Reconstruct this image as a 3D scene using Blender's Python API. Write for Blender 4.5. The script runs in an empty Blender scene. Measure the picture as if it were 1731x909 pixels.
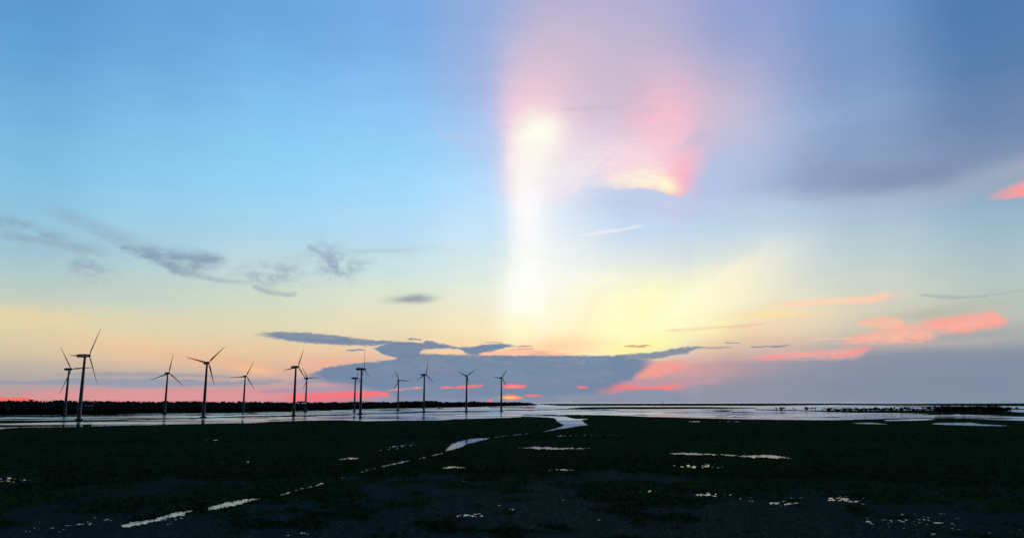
import bpy, bmesh, math, random
import numpy as np
from mathutils import Vector, Matrix
R = math.radians
random.seed(7); rng = np.random.default_rng(7)
C = bpy.context.scene.collection
scn = bpy.context.scene

# ------------------------------------------------------------------ camera
CAM_H, F, PITCH, ROLL = 17.0, 1258.0, math.atan(0.1795), R(-0.13)
cam = bpy.data.cameras.new('camera'); co = bpy.data.objects.new('camera', cam); C.objects.link(co)
cam.sensor_width = 36; cam.lens = 36 * F / 1731; cam.clip_start = 0.5; cam.clip_end = 400000
co.location = (0, 0, CAM_H)
co.matrix_world = Matrix.Translation((0, 0, CAM_H)) @ Matrix.Rotation(math.pi/2 + PITCH, 4, 'X') @ Matrix.Rotation(ROLL, 4, 'Z')
scn.camera = co
scn.view_settings.view_transform = 'Standard'; scn.view_settings.look = 'None'
scn.view_settings.exposure = 0; scn.view_settings.gamma = 1
scn.cycles.max_bounces = 4; scn.cycles.diffuse_bounces = 1; scn.cycles.glossy_bounces = 2; scn.cycles.caustics_reflective = False; scn.cycles.caustics_refractive = False

def azel(px, py):
    """survey of the photograph: picture point -> compass direction and elevation, degrees"""
    x, y = (px - 865.5) / F, (454.5 - py) / F
    c, s = math.cos(ROLL), math.sin(ROLL)
    x, y = x*c - y*s, x*s + y*c
    Y = math.cos(PITCH) - y*math.sin(PITCH); Z = math.sin(PITCH) + y*math.cos(PITCH)
    return math.degrees(math.atan2(x, Y)), math.degrees(math.atan2(Z, math.hypot(x, Y)))
def ground_r(px, py, z=0.0):
    a, e = azel(px, py)
    return R(a), (CAM_H - z) / max(math.tan(R(-e)), 1e-5)
def srgb(c):
    return tuple((v/255/12.92 if v/255 <= .04045 else ((v/255+.055)/1.055)**2.4) for v in c) + (1.0,)

# ------------------------------------------------------------------ sky
world = bpy.data.worlds.new('World'); scn.world = world; world.use_nodes = True
nt = world.node_tree; nt.nodes.clear(); N, L = nt.nodes, nt.links
def nd(t, **k):
    n = N.new(t)
    for a, b in k.items(): setattr(n, a, b)
    return n
def put(sock, v):
    if isinstance(v, bpy.types.NodeSocket): L.new(v, sock)
    elif v is not None: sock.default_value = v
def M(op, a, b=None, c=None, clamp=False):
    n = nd('ShaderNodeMath', operation=op, use_clamp=clamp)
    put(n.inputs[0], a); put(n.inputs[1], b)
    if c is not None: put(n.inputs[2], c)
    return n.outputs[0]
def MR(v, a, b, c=0.0, d=1.0, smooth=False):
    n = nd('ShaderNodeMapRange', interpolation_type='SMOOTHSTEP' if smooth else 'LINEAR')
    put(n.inputs[0], v); put(n.inputs[1], a); put(n.inputs[2], b); put(n.inputs[3], c); put(n.inputs[4], d)
    return n.outputs[0]
def MIX(f, a, b):
    n = nd('ShaderNodeMix', data_type='RGBA'); put(n.inputs[0], f); put(n.inputs[6], a); put(n.inputs[7], b)
    return n.outputs[2]
tc = nd('ShaderNodeTexCoord'); sep = nd('ShaderNodeSeparateXYZ'); L.new(tc.outputs['Generated'], sep.inputs[0])
vx, vy, vz = sep.outputs
AZ = M('MULTIPLY', M('ARCTAN2', vx, vy), 57.29578)
EL = M('MULTIPLY', M('ARCSINE', vz), 57.29578)
def skynoise(sa, se, detail, seed, rough=.55):
    cb = nd('ShaderNodeCombineXYZ'); put(cb.inputs[0], M('MULTIPLY', AZ, sa)); put(cb.inputs[1], M('MULTIPLY', EL, se)); cb.inputs[2].default_value = seed
    n = nd('ShaderNodeTexNoise'); n.inputs['Scale'].default_value = 1; n.inputs['Detail'].default_value = detail; n.inputs['Roughness'].default_value = rough
    L.new(cb.outputs[0], n.inputs['Vector']); return M('SUBTRACT', n.outputs['Fac'], .5)
nA = skynoise(.35, 1.3, 6, 1.7); nB = skynoise(1.6, 6.0, 5, 9.1); nC = skynoise(.16, .3, 4, 4.4); nD = skynoise(.9, 1.5, 7, 14.2, .62)
EL_E = M('ADD', EL, M('ADD', M('MULTIPLY', nA, .55), M('MULTIPLY', nB, .22)))      # ragged streaky edges
EL_S = M('ADD', EL, M('ADD', M('MULTIPLY', nA, .9), M('MULTIPLY', nC, 1.8)))       # slow billow
nE = skynoise(2.6, 15.0, 3, 23.0)
EL_T = M('ADD', EL, M('ADD', M('MULTIPLY', nB, .36), M('MULTIPLY', nE, .10)))
# base colours of the dusk sky, sampled by eye at survey points
XS = [0, 216, 433, 650, 800, 950, 1100, 1300, 1500, 1731]
TAB = {
 0:  [(88,150,205),(100,158,214),(104,165,220),(112,165,224),(138,170,220),(168,170,210),(166,168,212),(138,158,210),(104,145,195),(66,110,160)],
 60: [(90,152,208),(106,164,218),(110,172,226),(120,175,232),(142,175,225),(190,180,210),(178,175,208),(140,160,210),(110,150,200),(70,115,164)],
 120:[(103,165,215),(113,172,222),(120,182,232),(128,185,236),(148,180,228),(205,190,210),(188,178,206),(152,165,206),(115,150,198),(80,117,163)],
 180:[(113,175,218),(124,182,226),(130,192,238),(138,196,244),(155,190,236),(212,196,216),(198,182,208),(158,176,213),(130,160,200),(94,130,174)],
 235:[(118,182,222),(132,192,232),(138,202,242),(145,206,247),(162,204,246),(212,206,224),(192,188,214),(164,190,226),(142,165,200),(106,134,172)],
 300:[(130,190,225),(140,200,236),(146,210,245),(155,214,250),(172,218,252),(205,216,242),(188,204,236),(176,192,222),(155,172,200),(146,164,188)],
 360:[(145,195,220),(155,206,234),(160,212,242),(170,218,248),(190,225,251),(205,225,246),(188,212,238),(185,206,228),(168,190,210),(148,180,200)],
 420:[(156,195,210),(167,205,220),(180,214,226),(188,220,236),(206,230,240),(226,235,240),(208,224,234),(204,220,226),(186,205,210),(165,190,200)],
 480:[(182,202,200),(190,208,204),(202,218,210),(212,228,216),(226,236,224),(246,246,230),(240,240,218),(222,224,212),(200,210,200),(180,195,190)],
 530:[(215,212,180),(210,212,188),(216,218,190),(228,224,194),(240,232,200),(252,240,195),(254,246,196),(240,226,192),(210,208,188),(185,195,182)],
 570:[(222,205,165),(226,210,170),(229,212,174),(234,214,178),(245,224,180),(253,224,174),(255,238,168),(238,206,176),(205,196,178),(178,182,174)],
 610:[(205,188,165),(222,192,162),(228,192,158),(228,190,165),(235,195,165),(245,195,160),(225,180,165),(192,172,168),(148,152,164),(138,147,160)],
 645:[(170,162,165),(185,166,165),(196,166,162),(175,160,170),(140,150,172),(136,148,172),(160,148,165),(146,149,163),(133,143,160),(122,140,164)],
 678:[(200,152,152),(215,156,156),(218,152,156),(155,150,172),(138,148,172),(134,145,166),(140,146,160),(140,148,160),(130,143,160),(118,138,162)],
}
ys = sorted(TAB)
def tab(px, py):
    px = min(max(px, 0), 1731); py = min(max(py, 0), 678)
    i = max(j for j in range(len(XS)-1) if XS[j] <= px); k = max(j for j in range(len(ys)-1) if ys[j] <= py)
    u = (px-XS[i])/(XS[i+1]-XS[i]); v = (py-ys[k])/(ys[k+1]-ys[k])
    g = lambda r, c: np.array(TAB[ys[r]][c], float)
    return (g(k,i)*(1-u)+g(k,i+1)*u)*(1-v) + (g(k+1,i)*(1-u)+g(k+1,i+1)*u)*v
def pix_of(a, e):
    a, e = R(a), R(e); X, Y, Z = math.sin(a)*math.cos(e), math.cos(a)*math.cos(e), math.sin(e)
    f = Y*math.cos(PITCH) + Z*math.sin(PITCH); u = -Y*math.sin(PITCH) + Z*math.cos(PITCH)
    x, y = X/f, u/f; c, s = math.cos(-ROLL), math.sin(-ROLL); x, y = x*c - y*s, x*s + y*c
    return 865.5 + x*F, 454.5 - y*F
EMAX = 40.0
els = [.05, 1.6, 3.2, 5.0, 6.8, 9.2, 12, 14.7, 17.6, 20.4, 22.6, 25.5, 28, 31]
stations = [azel(x, 680)[0] for x in XS]
e01 = MR(EL, 0, EMAX)
acc = last = None
for i, a in enumerate(stations):
    cr = nd('ShaderNodeValToRGB'); r = cr.color_ramp; r.interpolation = 'B_SPLINE' if False else 'CARDINAL'
    while len(r.elements) > 1: r.elements.remove(r.elements[-1])
    cols = [(e, srgb(tab(*pix_of(a, e)))) for e in els]
    top = np.array(cols[-1][1]); cols.append((EMAX, tuple(np.array([.62,.68,.80,1])*top)))
    r.elements[0].position = cols[0][0]/EMAX; r.elements[0].color = cols[0][1]
    for e, c in cols[1:]:
        el = r.elements.new(e/EMAX); el.color = c
    if acc is None: L.new(e01, cr.inputs[0]); acc = cr.outputs[0]
    else:
        w = MR(AZ if last is None else M('MULTIPLY_ADD', last, 1e-9, AZ), stations[i-1], a, smooth=True)
        L.new(M('MULTIPLY_ADD', w, 1e-9, e01), cr.inputs[0]); acc = MIX(w, acc, cr.outputs[0]); last = w
sky = acc
# higher than the picture: dusk blue darkening to the zenith, and the clear dark sky behind
def mixsky(f, col):
    global sky
    sky = MIX(f, sky, col); token[0] = f
# layers are evaluated one after another (a negligible link to the layer before keeps the shader's working memory small)
token = [None]
def after(v): return v if token[0] is None else M('MULTIPLY_ADD', token[0], 1e-9, v)
def band(pts, col, soft=(4, 4), op=1.0, el=None, side=None, noise=None):
    """cloud sheet: pts are (x, top, bottom) survey points, turned into azimuth and elevation"""
    el = EL_T if el is None else el
    P = []
    for x, t, b in pts:
        a1, e1 = azel(x, t); a2, e2 = azel(x, b); P.append(((a1+a2)/2, e1, e2))
    st, sb = soft[0]/22.0, soft[1]/22.0
    a0, a1 = P[0][0], P[-1][0]; w = max(.06*(a1-a0), .06)
    m0 = (P[0][1]+P[0][2])/2; m1 = (P[-1][1]+P[-1][2])/2
    P = [(a0-w, m0-st*.8, m0+sb*.8)] + P + [(a1+w, m1-st*.8, m1+sb*.8)]
    A = MR(after(AZ), P[0][0], P[-1][0])
    lo = min(min(p[1], p[2]) for p in P) - .5; hi = max(max(p[1], p[2]) for p in P) + .5
    e = MR(after(el), lo, hi)
    outs = []
    for k in (1, 2):
        fc = nd('ShaderNodeFloatCurve'); cm = fc.mapping.curves[0]
        q = [((p[0]-P[0][0])/(P[-1][0]-P[0][0]), (p[k]-lo)/(hi-lo)) for p in P]
        cm.points[0].location = q[0]; cm.points[1].location = q[-1]
        for z in q[1:-1]: cm.points.new(*z)
        for z in cm.points: z.handle_type = 'AUTO_CLAMPED'
        fc.mapping.update(); L.new(A, fc.inputs['Value']); outs.append(fc.outputs[0])
    s = hi-lo
    mt = MR(M('SUBTRACT', outs[0], e), -st*.5/s, st*.5/s, smooth=True)
    mb = MR(M('SUBTRACT', e, outs[1]), -sb*.5/s, sb*.5/s, smooth=True)
    m = M('MULTIPLY', mt, mb)
    if side:
        wd = (P[-1][0]-P[0][0])*21.5; k = .5*w/(P[-1][0]-P[0][0])
        if side[0]: m = M('MULTIPLY', m, MR(A, k, k+side[0]/wd, smooth=True))
        if side[1]: m = M('MULTIPLY', m, MR(A, 1-k, 1-k-side[1]/wd, smooth=True))
    if noise is not None: m = M('MULTIPLY', m, noise)
    if op != 1: m = M('MULTIPLY', m, op)
    mixsky(m, srgb(col))
def blob(cx, cy, rx, ry, col, op=1.0, ang=0.0, power=1.0, warp=0.0, noise=None):
    a, e = azel(cx, cy); sx, sy = rx/21.5, ry/21.5
    dx = M('SUBTRACT', after(AZ), a); dy = M('SUBTRACT', after(EL), e)
    if warp: dy = M('MULTIPLY_ADD', after(nD), warp, dy); dx = M('MULTIPLY_ADD', after(nA), warp*1.5, dx)
    c, s = math.cos(R(ang)), math.sin(R(ang))
    u = M('MULTIPLY', M('ADD', M('MULTIPLY', dx, c), M('MULTIPLY', dy, s)), 1/sx)
    v = M('MULTIPLY', M('SUBTRACT', M('MULTIPLY', dy, c), M('MULTIPLY', dx, s)), 1/sy)
    d2 = M('ADD', M('MULTIPLY', u, u), M('MULTIPLY', v, v))
    if power != 1: d2 = M('POWER', d2, power)
    m = M('EXPONENT', M('MULTIPLY', d2, -1.0))
    if noise is not None: m = M('MULTIPLY', m, noise)
    if op != 1: m = M('MULTIPLY', m, op)
    mixsky(m, srgb(col))
def column(xs, es, col, op=1.0):
    """separable shaft: strength by azimuth (x, v) times strength by elevation (y, v)"""
    def curve(inp, q):
        fc = nd('ShaderNodeFloatCurve'); cm = fc.mapping.curves[0]
        x0, x1 = q[0][0], q[-1][0]; q = [((x-x0)/(x1-x0), y) for x, y in q]
        cm.points[0].location = q[0]; cm.points[1].location = q[-1]
        for z in q[1:-1]: cm.points.new(*z)
        for z in cm.points: z.handle_type = 'AUTO_CLAMPED'
        fc.mapping.update(); L.new(MR(after(inp), x0, x1), fc.inputs['Value']); return fc.outputs[0]
    fx = curve(AZ, [(azel(x, 400)[0], v) for x, v in xs]); fe = curve(EL_W, sorted((azel(890, y)[1], v) for y, v in es))
    mixsky(M('MULTIPLY', M('MULTIPLY', fx, fe), op), srgb(col))
EL_W = M('ADD', EL, M('MULTIPLY', nA, .5))
ragged = MR(nD, -.16, .16, smooth=True)
mottle = MR(M('ADD', nD, nB), -.22, .12, .55, 1.0, True)
banktone = MR(M('ADD', nA, M('MULTIPLY', nB, .5)), -.2, .0, .91, 1.0, True); streak = MR(M('ADD', nB, M('MULTIPLY', nA, .6)), -.16, .06, .3, 1.0, True); streak2 = MR(nB, -.16, .0, .55, 1.0, True)
soften = MR(nC, -.25, .1, .6, 1.0, True)
wisp = MR(M('ADD', nA, M('MULTIPLY', nD, .8)), -.16, .14, smooth=True)

# --- high veil: mauve streak on the right, pink wedge at the edge
band([(1150,285,310),(1300,262,330),(1430,228,332),(1560,190,318),(1640,165,296),(1731,135,262),(1850,90,225)], (116,136,176), (85,46), .52, EL_S, side=(240,0), noise=soften)
band([(1400,300,318),(1500,285,325),(1600,265,312),(1660,250,300)], (120,132,168), (36,24), .35, EL_E, side=(90,80))
blob(1731, 282, 110, 16, (165,175,192), .6, 12)
band([(1655,338,339.5),(1690,322,338),(1731,308,335),(1830,280,330)], (255,158,158), (14,4), .95, EL_E, side=(60,0))
# --- pink glow and heart-shaped lit cloud
blob(985, 95, 140, 95, (212,192,210), .5, 0, 1, 2.0)
blob(1165, 195, 95, 70, (225,190,208), .55, -25, 1, 2.0)
blob(905, 165, 60, 60, (240,200,214), .55, -60, 1, 1.5)
blob(1010, 240, 75, 60, (232,206,222), .45, 0, 1, 1.5)
column([(770,0),(825,.10),(848,.42),(866,.85),(888,1),(925,.85),(965,.4),(1010,0)], [(0,.0),(90,.10),(150,.4),(200,.9),(260,1),(300,.9),(360,0)], (248,206,220), .85)
blob(1125, 225, 62, 78, (254,192,205), .85, -12, 1.2, 1.4, mottle)
blob(1090, 290, 78, 34, (255,206,214), .85, -8, 1.2, 1.4, mottle)
blob(1235, 200, 55, 75, (208,192,212), .45, -12, 1.0, 1.5)
blob(1152, 305, 34, 44, (255,176,190), .85, -20, 1.2, .5)
blob(1095, 270, 50, 34, (252,214,224), .5, 15, 1, 1.2)
blob(1180, 235, 24, 10, (196,186,212), .6, 25, 1, 1.0)
blob(1085, 302, 44, 19, (255,248,218), .95, -6, 1.2, 1.2, mottle)
blob(1128, 313, 20, 12, (255,246,205), .95, -25, 1.2, .3)
blob(1045, 305, 22, 10, (255,240,220), .7, 0, 1, .4)
band([(955,322,350),(1000,317,352),(1030,318.5,355),(1045,321,355),(1070,319,355),(1092,318.5,356),(1108,321,358),(1125,326,360),(1138,330,362),(1150,334,364),(1160,329,366),(1170,322,366)], (190,206,236), (5,60), .95, EL_T, side=(80,14))
blob(1205, 312, 34, 52, (180,196,230), .9, -32, 1.3, .5)
blob(1250, 275, 60, 50, (176,192,226), .55, -20, 1.0, 1.0)
band([(1150,345,362),(1180,338,366),(1220,330,364),(1270,326,350)], (190,206,232), (40,40), .4, EL_E, side=(26,60))
band([(950,184,186),(985,180,187),(1040,178,184),(1060,178,181)], (205,182,205), (8,5), .5)
band([(740,220,226),(780,226,250),(830,228,278),(850,230,285)], (182,200,236), (12,12), .5)
column([(830,0),(848,.14),(862,.5),(878,.88),(892,1),(904,.95),(922,.66),(948,.36),(985,.16),(1050,0)],
       [(200,0),(240,.35),(270,.75),(300,.92),(350,.97),(420,.93),(470,.97),(535,.75),(570,.25),(610,0)], (254,253,250), .95)
blob(990, 268, 85, 34, (242,228,236), .75, 0, 1, 1.8, mottle)
blob(1045, 262, 50, 26, (250,218,226), .7, 20, 1, 1.8, mottle)
blob(955, 300, 60, 26, (246,240,244), .6, 0, 1, 1.5, mottle)
blob(912, 224, 42, 34, (255,255,238), 1.0, 0, 1.15, .8)
blob(900, 262, 38, 30, (255,248,240), .7, 0, 1, .8)
blob(885, 505, 42, 48, (255,255,246), .95)
blob(882, 560, 34, 34, (255,250,196), .8)
# --- yellow fans rising from the cloud bank
blob(1000, 510, 70, 44, (252,250,228), .6, 10, 1.0, 1.5)
band([(930,482,560),(960,472,560),(1000,464,560),(1045,459,545),(1075,475,520)], (250,249,232), (26,70), .45, EL_W, side=(40,50))
blob(1050, 530, 110, 50, (255,252,200), .75, 15, 1.1, 1.5)
blob(1100, 552, 115, 46, (255,253,192), .95, 20, 1.1, 1.2)
blob(1200, 505, 105, 40, (254,249,208), .85, 25, 1.1, 1.2)
blob(1255, 465, 80, 28, (248,236,214), .4, 24, 1.0, 1.0)
blob(1180, 492, 95, 12, (255,251,222), .5, 30, 1.0, .9)
blob(1125, 540, 110, 11, (255,255,205), .6, 27, 1.0, .9)
blob(1050, 545, 80, 8, (255,253,205), .45, 48, 1.0, .9)
blob(1160, 566, 120, 7, (255,246,180), .5, 14, 1.0, .8)
blob(985, 545, 60, 14, (255,236,196), .5, 60, 1.0, .9)
blob(1075, 588, 50, 9, (255,252,160), .85, 3)
blob(955, 585, 75, 16, (255,205,160), .6, 2)
band([(975,399,400.5),(1010,391,397),(1045,387,391),(1085,381,382.5)], (236,238,240), (5,4), .75)
band([(1040,562,590),(1100,556,588),(1170,560,580)], (255,255,175), (22,10), .35, EL_E, side=(40,60))
# --- thin grey wisps on the left
G = (126,146,170)
band([(-60,345,385),(0,362,398),(40,376,402),(80,392,402),(110,402,407)], G, (22,8), .62, EL_E, noise=wisp)
band([(0,392,402),(70,402,412),(130,412,424),(200,424,434)], (140,160,180), (10,10), .4, EL_E, side=(10,60))
band([(60,340,350),(150,368,392),(210,392,422),(270,414,444),(320,422,462),(360,428,456),(388,438,444)], (138,162,186), (24,16), .45, EL_E, side=(60,20), noise=mottle)
band([(210,414,430),(260,420,442),(310,426,462),(350,428,446),(378,434,440)], G, (14,10), .62, EL_E, noise=wisp)
band([(290,448,458),(340,462,472),(380,472,478),(415,474,477)], (146,168,186), (8,6), .5, EL_E)
blob(150, 452, 28, 14, (142,162,182), .6, -28, 1, .5, ragged)
blob(120, 425, 60, 22, (148,170,188), .4, -18, 1, .8, ragged)
blob(455, 462, 46, 20, (134,154,178), .7, 8, 1, .9, ragged)
band([(428,482,486),(450,488,496),(470,494,500),(500,494,498)], (140,158,180), (8,5), .5, EL_E)
blob(565, 440, 34, 22, (136,156,182), .72, -38, 1, .9, ragged)
blob(585, 452, 50, 10, (140,160,182), .5, 12, 1, .5, ragged)
band([(520,412,418),(545,424,436),(570,436,458)], (140,160,184), (10,10), .5, EL_E)
blob(698, 505, 36, 7, (140,148,165), .85, 4, 1.2, .35)
blob(640, 424, 80, 5, (160,180,200), .35, 4, 1, .5)
blob(215, 540, 200, 10, (225,214,176), .5, 3, 1, .8)
blob(40, 535, 80, 12, (240,212,160), .5, 0, 1, .6)
blob(240, 585, 110, 16, (240,205,160), .5, -8, 1, .8)
# --- right side thin streaks
band([(1275,516,517.5),(1330,509,518),(1400,504,515),(1470,500,511),(1506,492,500)], (254,212,182), (8,5), .9, None, side=(70,20))
blob(1480, 505, 40, 6, (252,200,172), .5, 6)
blob(1310, 531, 36, 4.2, (255,240,160), .9, 0, 1.2)
blob(1330, 531, 90, 9, (248,215,170), .5)
band([(1130,558,559.5),(1200,553,556),(1290,546,548)], (232,178,150), (5,4), .5)
blob(1158, 558, 18, 2.2, (255,236,190), .8)
band([(1560,498,501),(1640,500,503.5),(1690,495.5,498),(1731,489,491),(1830,475,478)], (148,168,176), (5,3), .55)
blob(1580, 530, 80, 10, (185,182,168), .7, 4, 1, .5)
blob(1570, 575, 120, 14, (170,172,172), .6, 6, 1, .8)
# --- mauve bank low on the right
band([(1010,652,720),(1080,640,720),(1150,624,720),(1210,615,720),(1270,611,720),(1330,606,720),(1400,604,720),(1470,594,720),(1560,590,720),(1640,594,720),(1731,589,720),(1900,580,720),(2400,560,720)],
     (143,148,164), (16,4), .78, EL_E)
blob(1660, 640, 260, 60, (118,136,162), .5)
blob(1560, 590, 60, 4, (152,156,164), .6, 3)
blob(1640, 578, 70, 5, (182,180,176), .5, 2, 1, .4)
# --- salmon clouds on the right
band([(1447,544.5,546),(1475,538,553),(1500,535,557),(1524,539,551)], (249,190,164), (7,9), .85, EL_E)
band([(1410,581,583),(1449,566,581),(1480,560,581),(1511,551,580),(1522,546,580),(1549,549,580),(1570,556,577),(1592,561,565)], (251,176,158), (12,8), .86, EL_T, side=(40,30), noise=mottle)
band([(1535,549,551),(1570,541,556),(1600,536,561),(1630,533,562),(1655,529,557),(1676,526,555),(1692,532,551),(1708,541,544)], (254,162,148), (13,12), .95, EL_T, side=(40,14), noise=mottle)
blob(1500, 570, 46, 8, (254,196,172), .55, 4, 1, .6, streak)
blob(1618, 552, 50, 6, (254,184,164), .5, 8, 1, .6, streak)
blob(1560, 582, 90, 5, (190,170,170), .45, 3, 1, .5)
band([(1370,572,573.5),(1400,571,574),(1440,571,573)], (250,200,172), (3,3), .6)
band([(1240,607,608.5),(1270,602,606.5),(1310,597,605),(1350,594,604),(1410,591,606),(1440,588,604),(1474,587,591)], (251,176,160), (11,9), .75, EL_E, side=(70,30), noise=mottle)
band([(1300,601,603),(1350,596,599.5),(1385,595,598),(1417,600,603),(1440,592,600),(1470,587,591)], (255,146,144), (4,4), .6, EL_E)
blob(1305, 604, 22, 4, (252,145,160), .7)
# --- pink area at the end of the blue bank
blob(1160, 628, 110, 20, (218,164,162), .7, 4, 1, .6)
band([(1040,626,630),(1070,617,636),(1100,611,638),(1140,609,630),(1200,612,622)], (250,158,146), (10,10), .85, EL_E, side=(30,70), noise=streak)
band([(985,648,656),(1060,641,655),(1120,645,655),(1215,640,644)], (205,150,166), (7,7), .6, EL_E)
band([(1004,652,654),(1010,652,665),(1035,648,665.5),(1065,651,660.5),(1100,653,658),(1130,652.5,657),(1168,653,655)], (255,126,126), (5,4), 1.0, EL_E, side=(4,40), noise=streak2)
# --- left low streaks
blob(560, 620, 55, 16, (242,176,152), .7, 2, 1, .5)
blob(430, 624, 32, 6, (255,192,142), .8, -8, 1, .4)
blob(330, 605, 120, 12, (236,180,150), .45, -6, 1, .6)
band([(60,662,690),(200,656,690),(350,658,690),(450,660,690),(560,660,690),(620,664,684),(650,668,676)], (226,146,150), (9,4), .6, EL_E)
band([(100,632.5,634),(160,630.5,636),(220,629,636.5),(300,631,637),(385,634,638)], (146,156,172), (5,5), .7, EL_E)
band([(-40,646,650),(30,644,649),(100,640,651),(180,639,652),(260,639,653),(350,643,651),(450,646,650)], (148,156,172), (4,5), .9, EL_E)
band([(400,643,646),(439,641,647),(480,642,646)], (156,156,172), (4,4), .7)
band([(440,661,664),(500,656,664),(560,653,664),(610,652,663)], (170,150,172), (5,4), .75, EL_E)
band([(485,649,651),(530,638,648),(570,634,648),(615,628,650)], (162,156,174), (5,4), .7, EL_E)
band([(470,668,690),(540,664,690),(590,662,679),(630,662,674),(664,665,668)], (248,116,124), (5,4), .95, EL_E, side=(40,10))
band([(540,647,650),(590,646,652),(635,647,650)], (222,150,160), (4,4), .6)
band([(-40,668,690),(0,671,690),(40,672,690),(64,677,680)], (252,112,98), (3,4), 1.0, EL_T)
# --- blue-grey bank over the middle
B = (112,135,164)
band([(-30,700,720),(600,672,720),(700,662,720),(900,655,720),(1040,655,720),(1130,662,720)], (134,145,168), (14,4), .6)
band([(500,640,642),(530,629,640),(560,619.5,646),(600,614,652),(633,611,660),(668,606,668),(678,598,672),(700,597,672),(760,599.5,672),(813,600,670),(925,600.4,668),(1000,601,664),(1040,601,652),(1056,603,644),(1075,606,634),(1110,609,612)], B, (4,16), .97, EL_T, side=(60,50), noise=banktone)
band([(600,632,650),(720,618,642),(860,622,650),(980,626,652),(1050,630,646)], (126,144,168), (16,16), .75, EL_S, side=(60,60), noise=wisp)
band([(640,640,664),(760,648,668),(900,640,662),(1000,644,662)], (128,140,166), (12,12), .6, EL_E, side=(60,60))
band([(1020,601,615),(1050,602,640),(1062,620,643),(1072,630,642)], B, (3,5), .7, EL_E, side=(30,8))
band([(633,588,590),(645,584,597),(665,579,603),(700,578.5,606),(715,580,591),(740,580,589),(775,586,590),(800,586,600),(815,583,597),(845,581,590),(868,583.5,585)], B, (3.8,4), .97, EL_T, noise=banktone)
band([(425,563.5,564.5),(450,561,569),(500,561.5,577),(560,566,582),(620,573.5,583.5),(665,576.5,581.5),(705,578.5,583)], B, (3.5,5), .95, EL_T, side=(50,0), noise=banktone)
band([(1041,600,604),(1074,597.6,608),(1112,594,605.5),(1143,588.5,600),(1160,586.5,597),(1178,585,589.5),(1200,586,588.5),(1234,585.5,587)], (122,138,161), (3,5), .92, EL_T, noise=banktone)
for p, c in (([(1225,579.5,580.5),(1236,578.3,580.5),(1250,579.5,580.5)], B), ([(1270,586,587),(1300,584.3,587),(1334,583,584.3)], (140,140,156)),
             ([(688,573.5,574.3),(700,571.8,574.4),(713,573,574)], B), ([(715,578,579),(726,576,581.5),(740,579.5,581)], B), ([(585,591.5,592.4),(602,590,593.2),(617,591.5,592.5)], B),
             ([(872,584.6,585.4),(900,584,585.6)], (170,130,150)), ([(866,590.5,591.5),(885,588.5,591),(900,588,589.3)], (160,130,150)),
             ([(892,598,599),(910,594.6,600),(925,596,600)], B), ([(820,577.5,578.5),(835,577,578.8),(850,577.5,578.5)], (170,150,150)),
             ([(1056,584.5,585.5),(1080,583.5,586),(1100,584,585)], (214,150,130))):
    band(p, c, (1.8,1.8), .9)
band([(815,597.5,599),(850,591.5,599.6),(880,586.5,600),(905,590,600),(935,594,600.2),(965,598,600.5)], (255,190,160), (3,2), .8)
band([(655,659,660),(690,655.5,657.5),(714,653.5,655)], (232,150,150), (3,3), .8)
for p in ([(610,662,670),(630,660.5,666),(657,665.5,667.5)], [(744,654,655.4),(754,653.2,656),(765,654.3,655.6)], [(769,654.6,656.2),(790,651.5,655.8),(815,649.8,652)],
          [(852,650.2,654),(865,649,656.8),(880,650.3,655.5),(889,651.3,653)], [(852,668.8,672),(865,666.6,675.8),(876,669,674.4),(883,671.2,673.3)], [(886,667.3,668.8),(900,666.6,669.8),(917,668.2,669.8)],
          [(976,652.5,654),(984,652.3,656.2),(994,653.5,655)], [(826,676,677.5),(830,674.4,677),(833,673.4,675)], [(1046,655,656),(1056,654.5,656)]):
    band(p, (255,118,120), (2,2), .95)
blob(862, 671.5, 13, 2.0, (255,214,120), .95)
blob(866, 653, 13, 1.8, (255,150,140), .7)
# faint streaky grain over everything in front
tex = M('MULTIPLY_ADD', M('ADD', nA, nC), .07, 1.0)
sc_ = nd('ShaderNodeVectorMath', operation='SCALE'); L.new(sky, sc_.inputs[0]); L.new(tex, sc_.inputs['Scale']); sky = sc_.outputs[0]
# rest of the vault: clear dusk sky
SUN_AZ, SUN_EL = azel(866, 660)
nish = nd('ShaderNodeTexSky', sky_type='NISHITA'); nish.sun_disc = False; nish.sun_elevation = R(SUN_EL); nish.sun_rotation = R(SUN_AZ)
nish.air_density = 1.0; nish.dust_density = .4; nish.ozone_density = 3.0
front = M('MULTIPLY', MR(M('ABSOLUTE', AZ), 45, 105, 1, 0, True), MR(EL, 31, 52, 1, 0, True))
bgN = nd('ShaderNodeBackground'); L.new(nish.outputs[0], bgN.inputs[0]); bgN.inputs[1].default_value = 0.02
bgF = nd('ShaderNodeBackground'); L.new(sky, bgF.inputs[0]); bgF.inputs[1].default_value = 1.0
mx = nd('ShaderNodeMixShader'); L.new(front, mx.inputs[0]); L.new(bgN.outputs[0], mx.inputs[1]); L.new(bgF.outputs[0], mx.inputs[2])
wo = nd('ShaderNodeOutputWorld'); L.new(mx.outputs[0], wo.inputs[0])
world.cycles.sampling_method = 'MANUAL'; world.cycles.sample_map_resolution = 512

# the sun itself sits behind the cloud bank: almost no direct light gets through
sl = bpy.data.lights.new('sun', 'SUN'); sl.energy = 0.02; sl.angle = R(60); sl.color = (1, .6, .45)
so = bpy.data.objects.new('sun', sl); C.objects.link(so)
so.rotation_euler = Vector((math.sin(R(SUN_AZ)), math.cos(R(SUN_AZ)), math.tan(R(SUN_EL)))).to_track_quat('Z', 'Y').to_euler()

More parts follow.
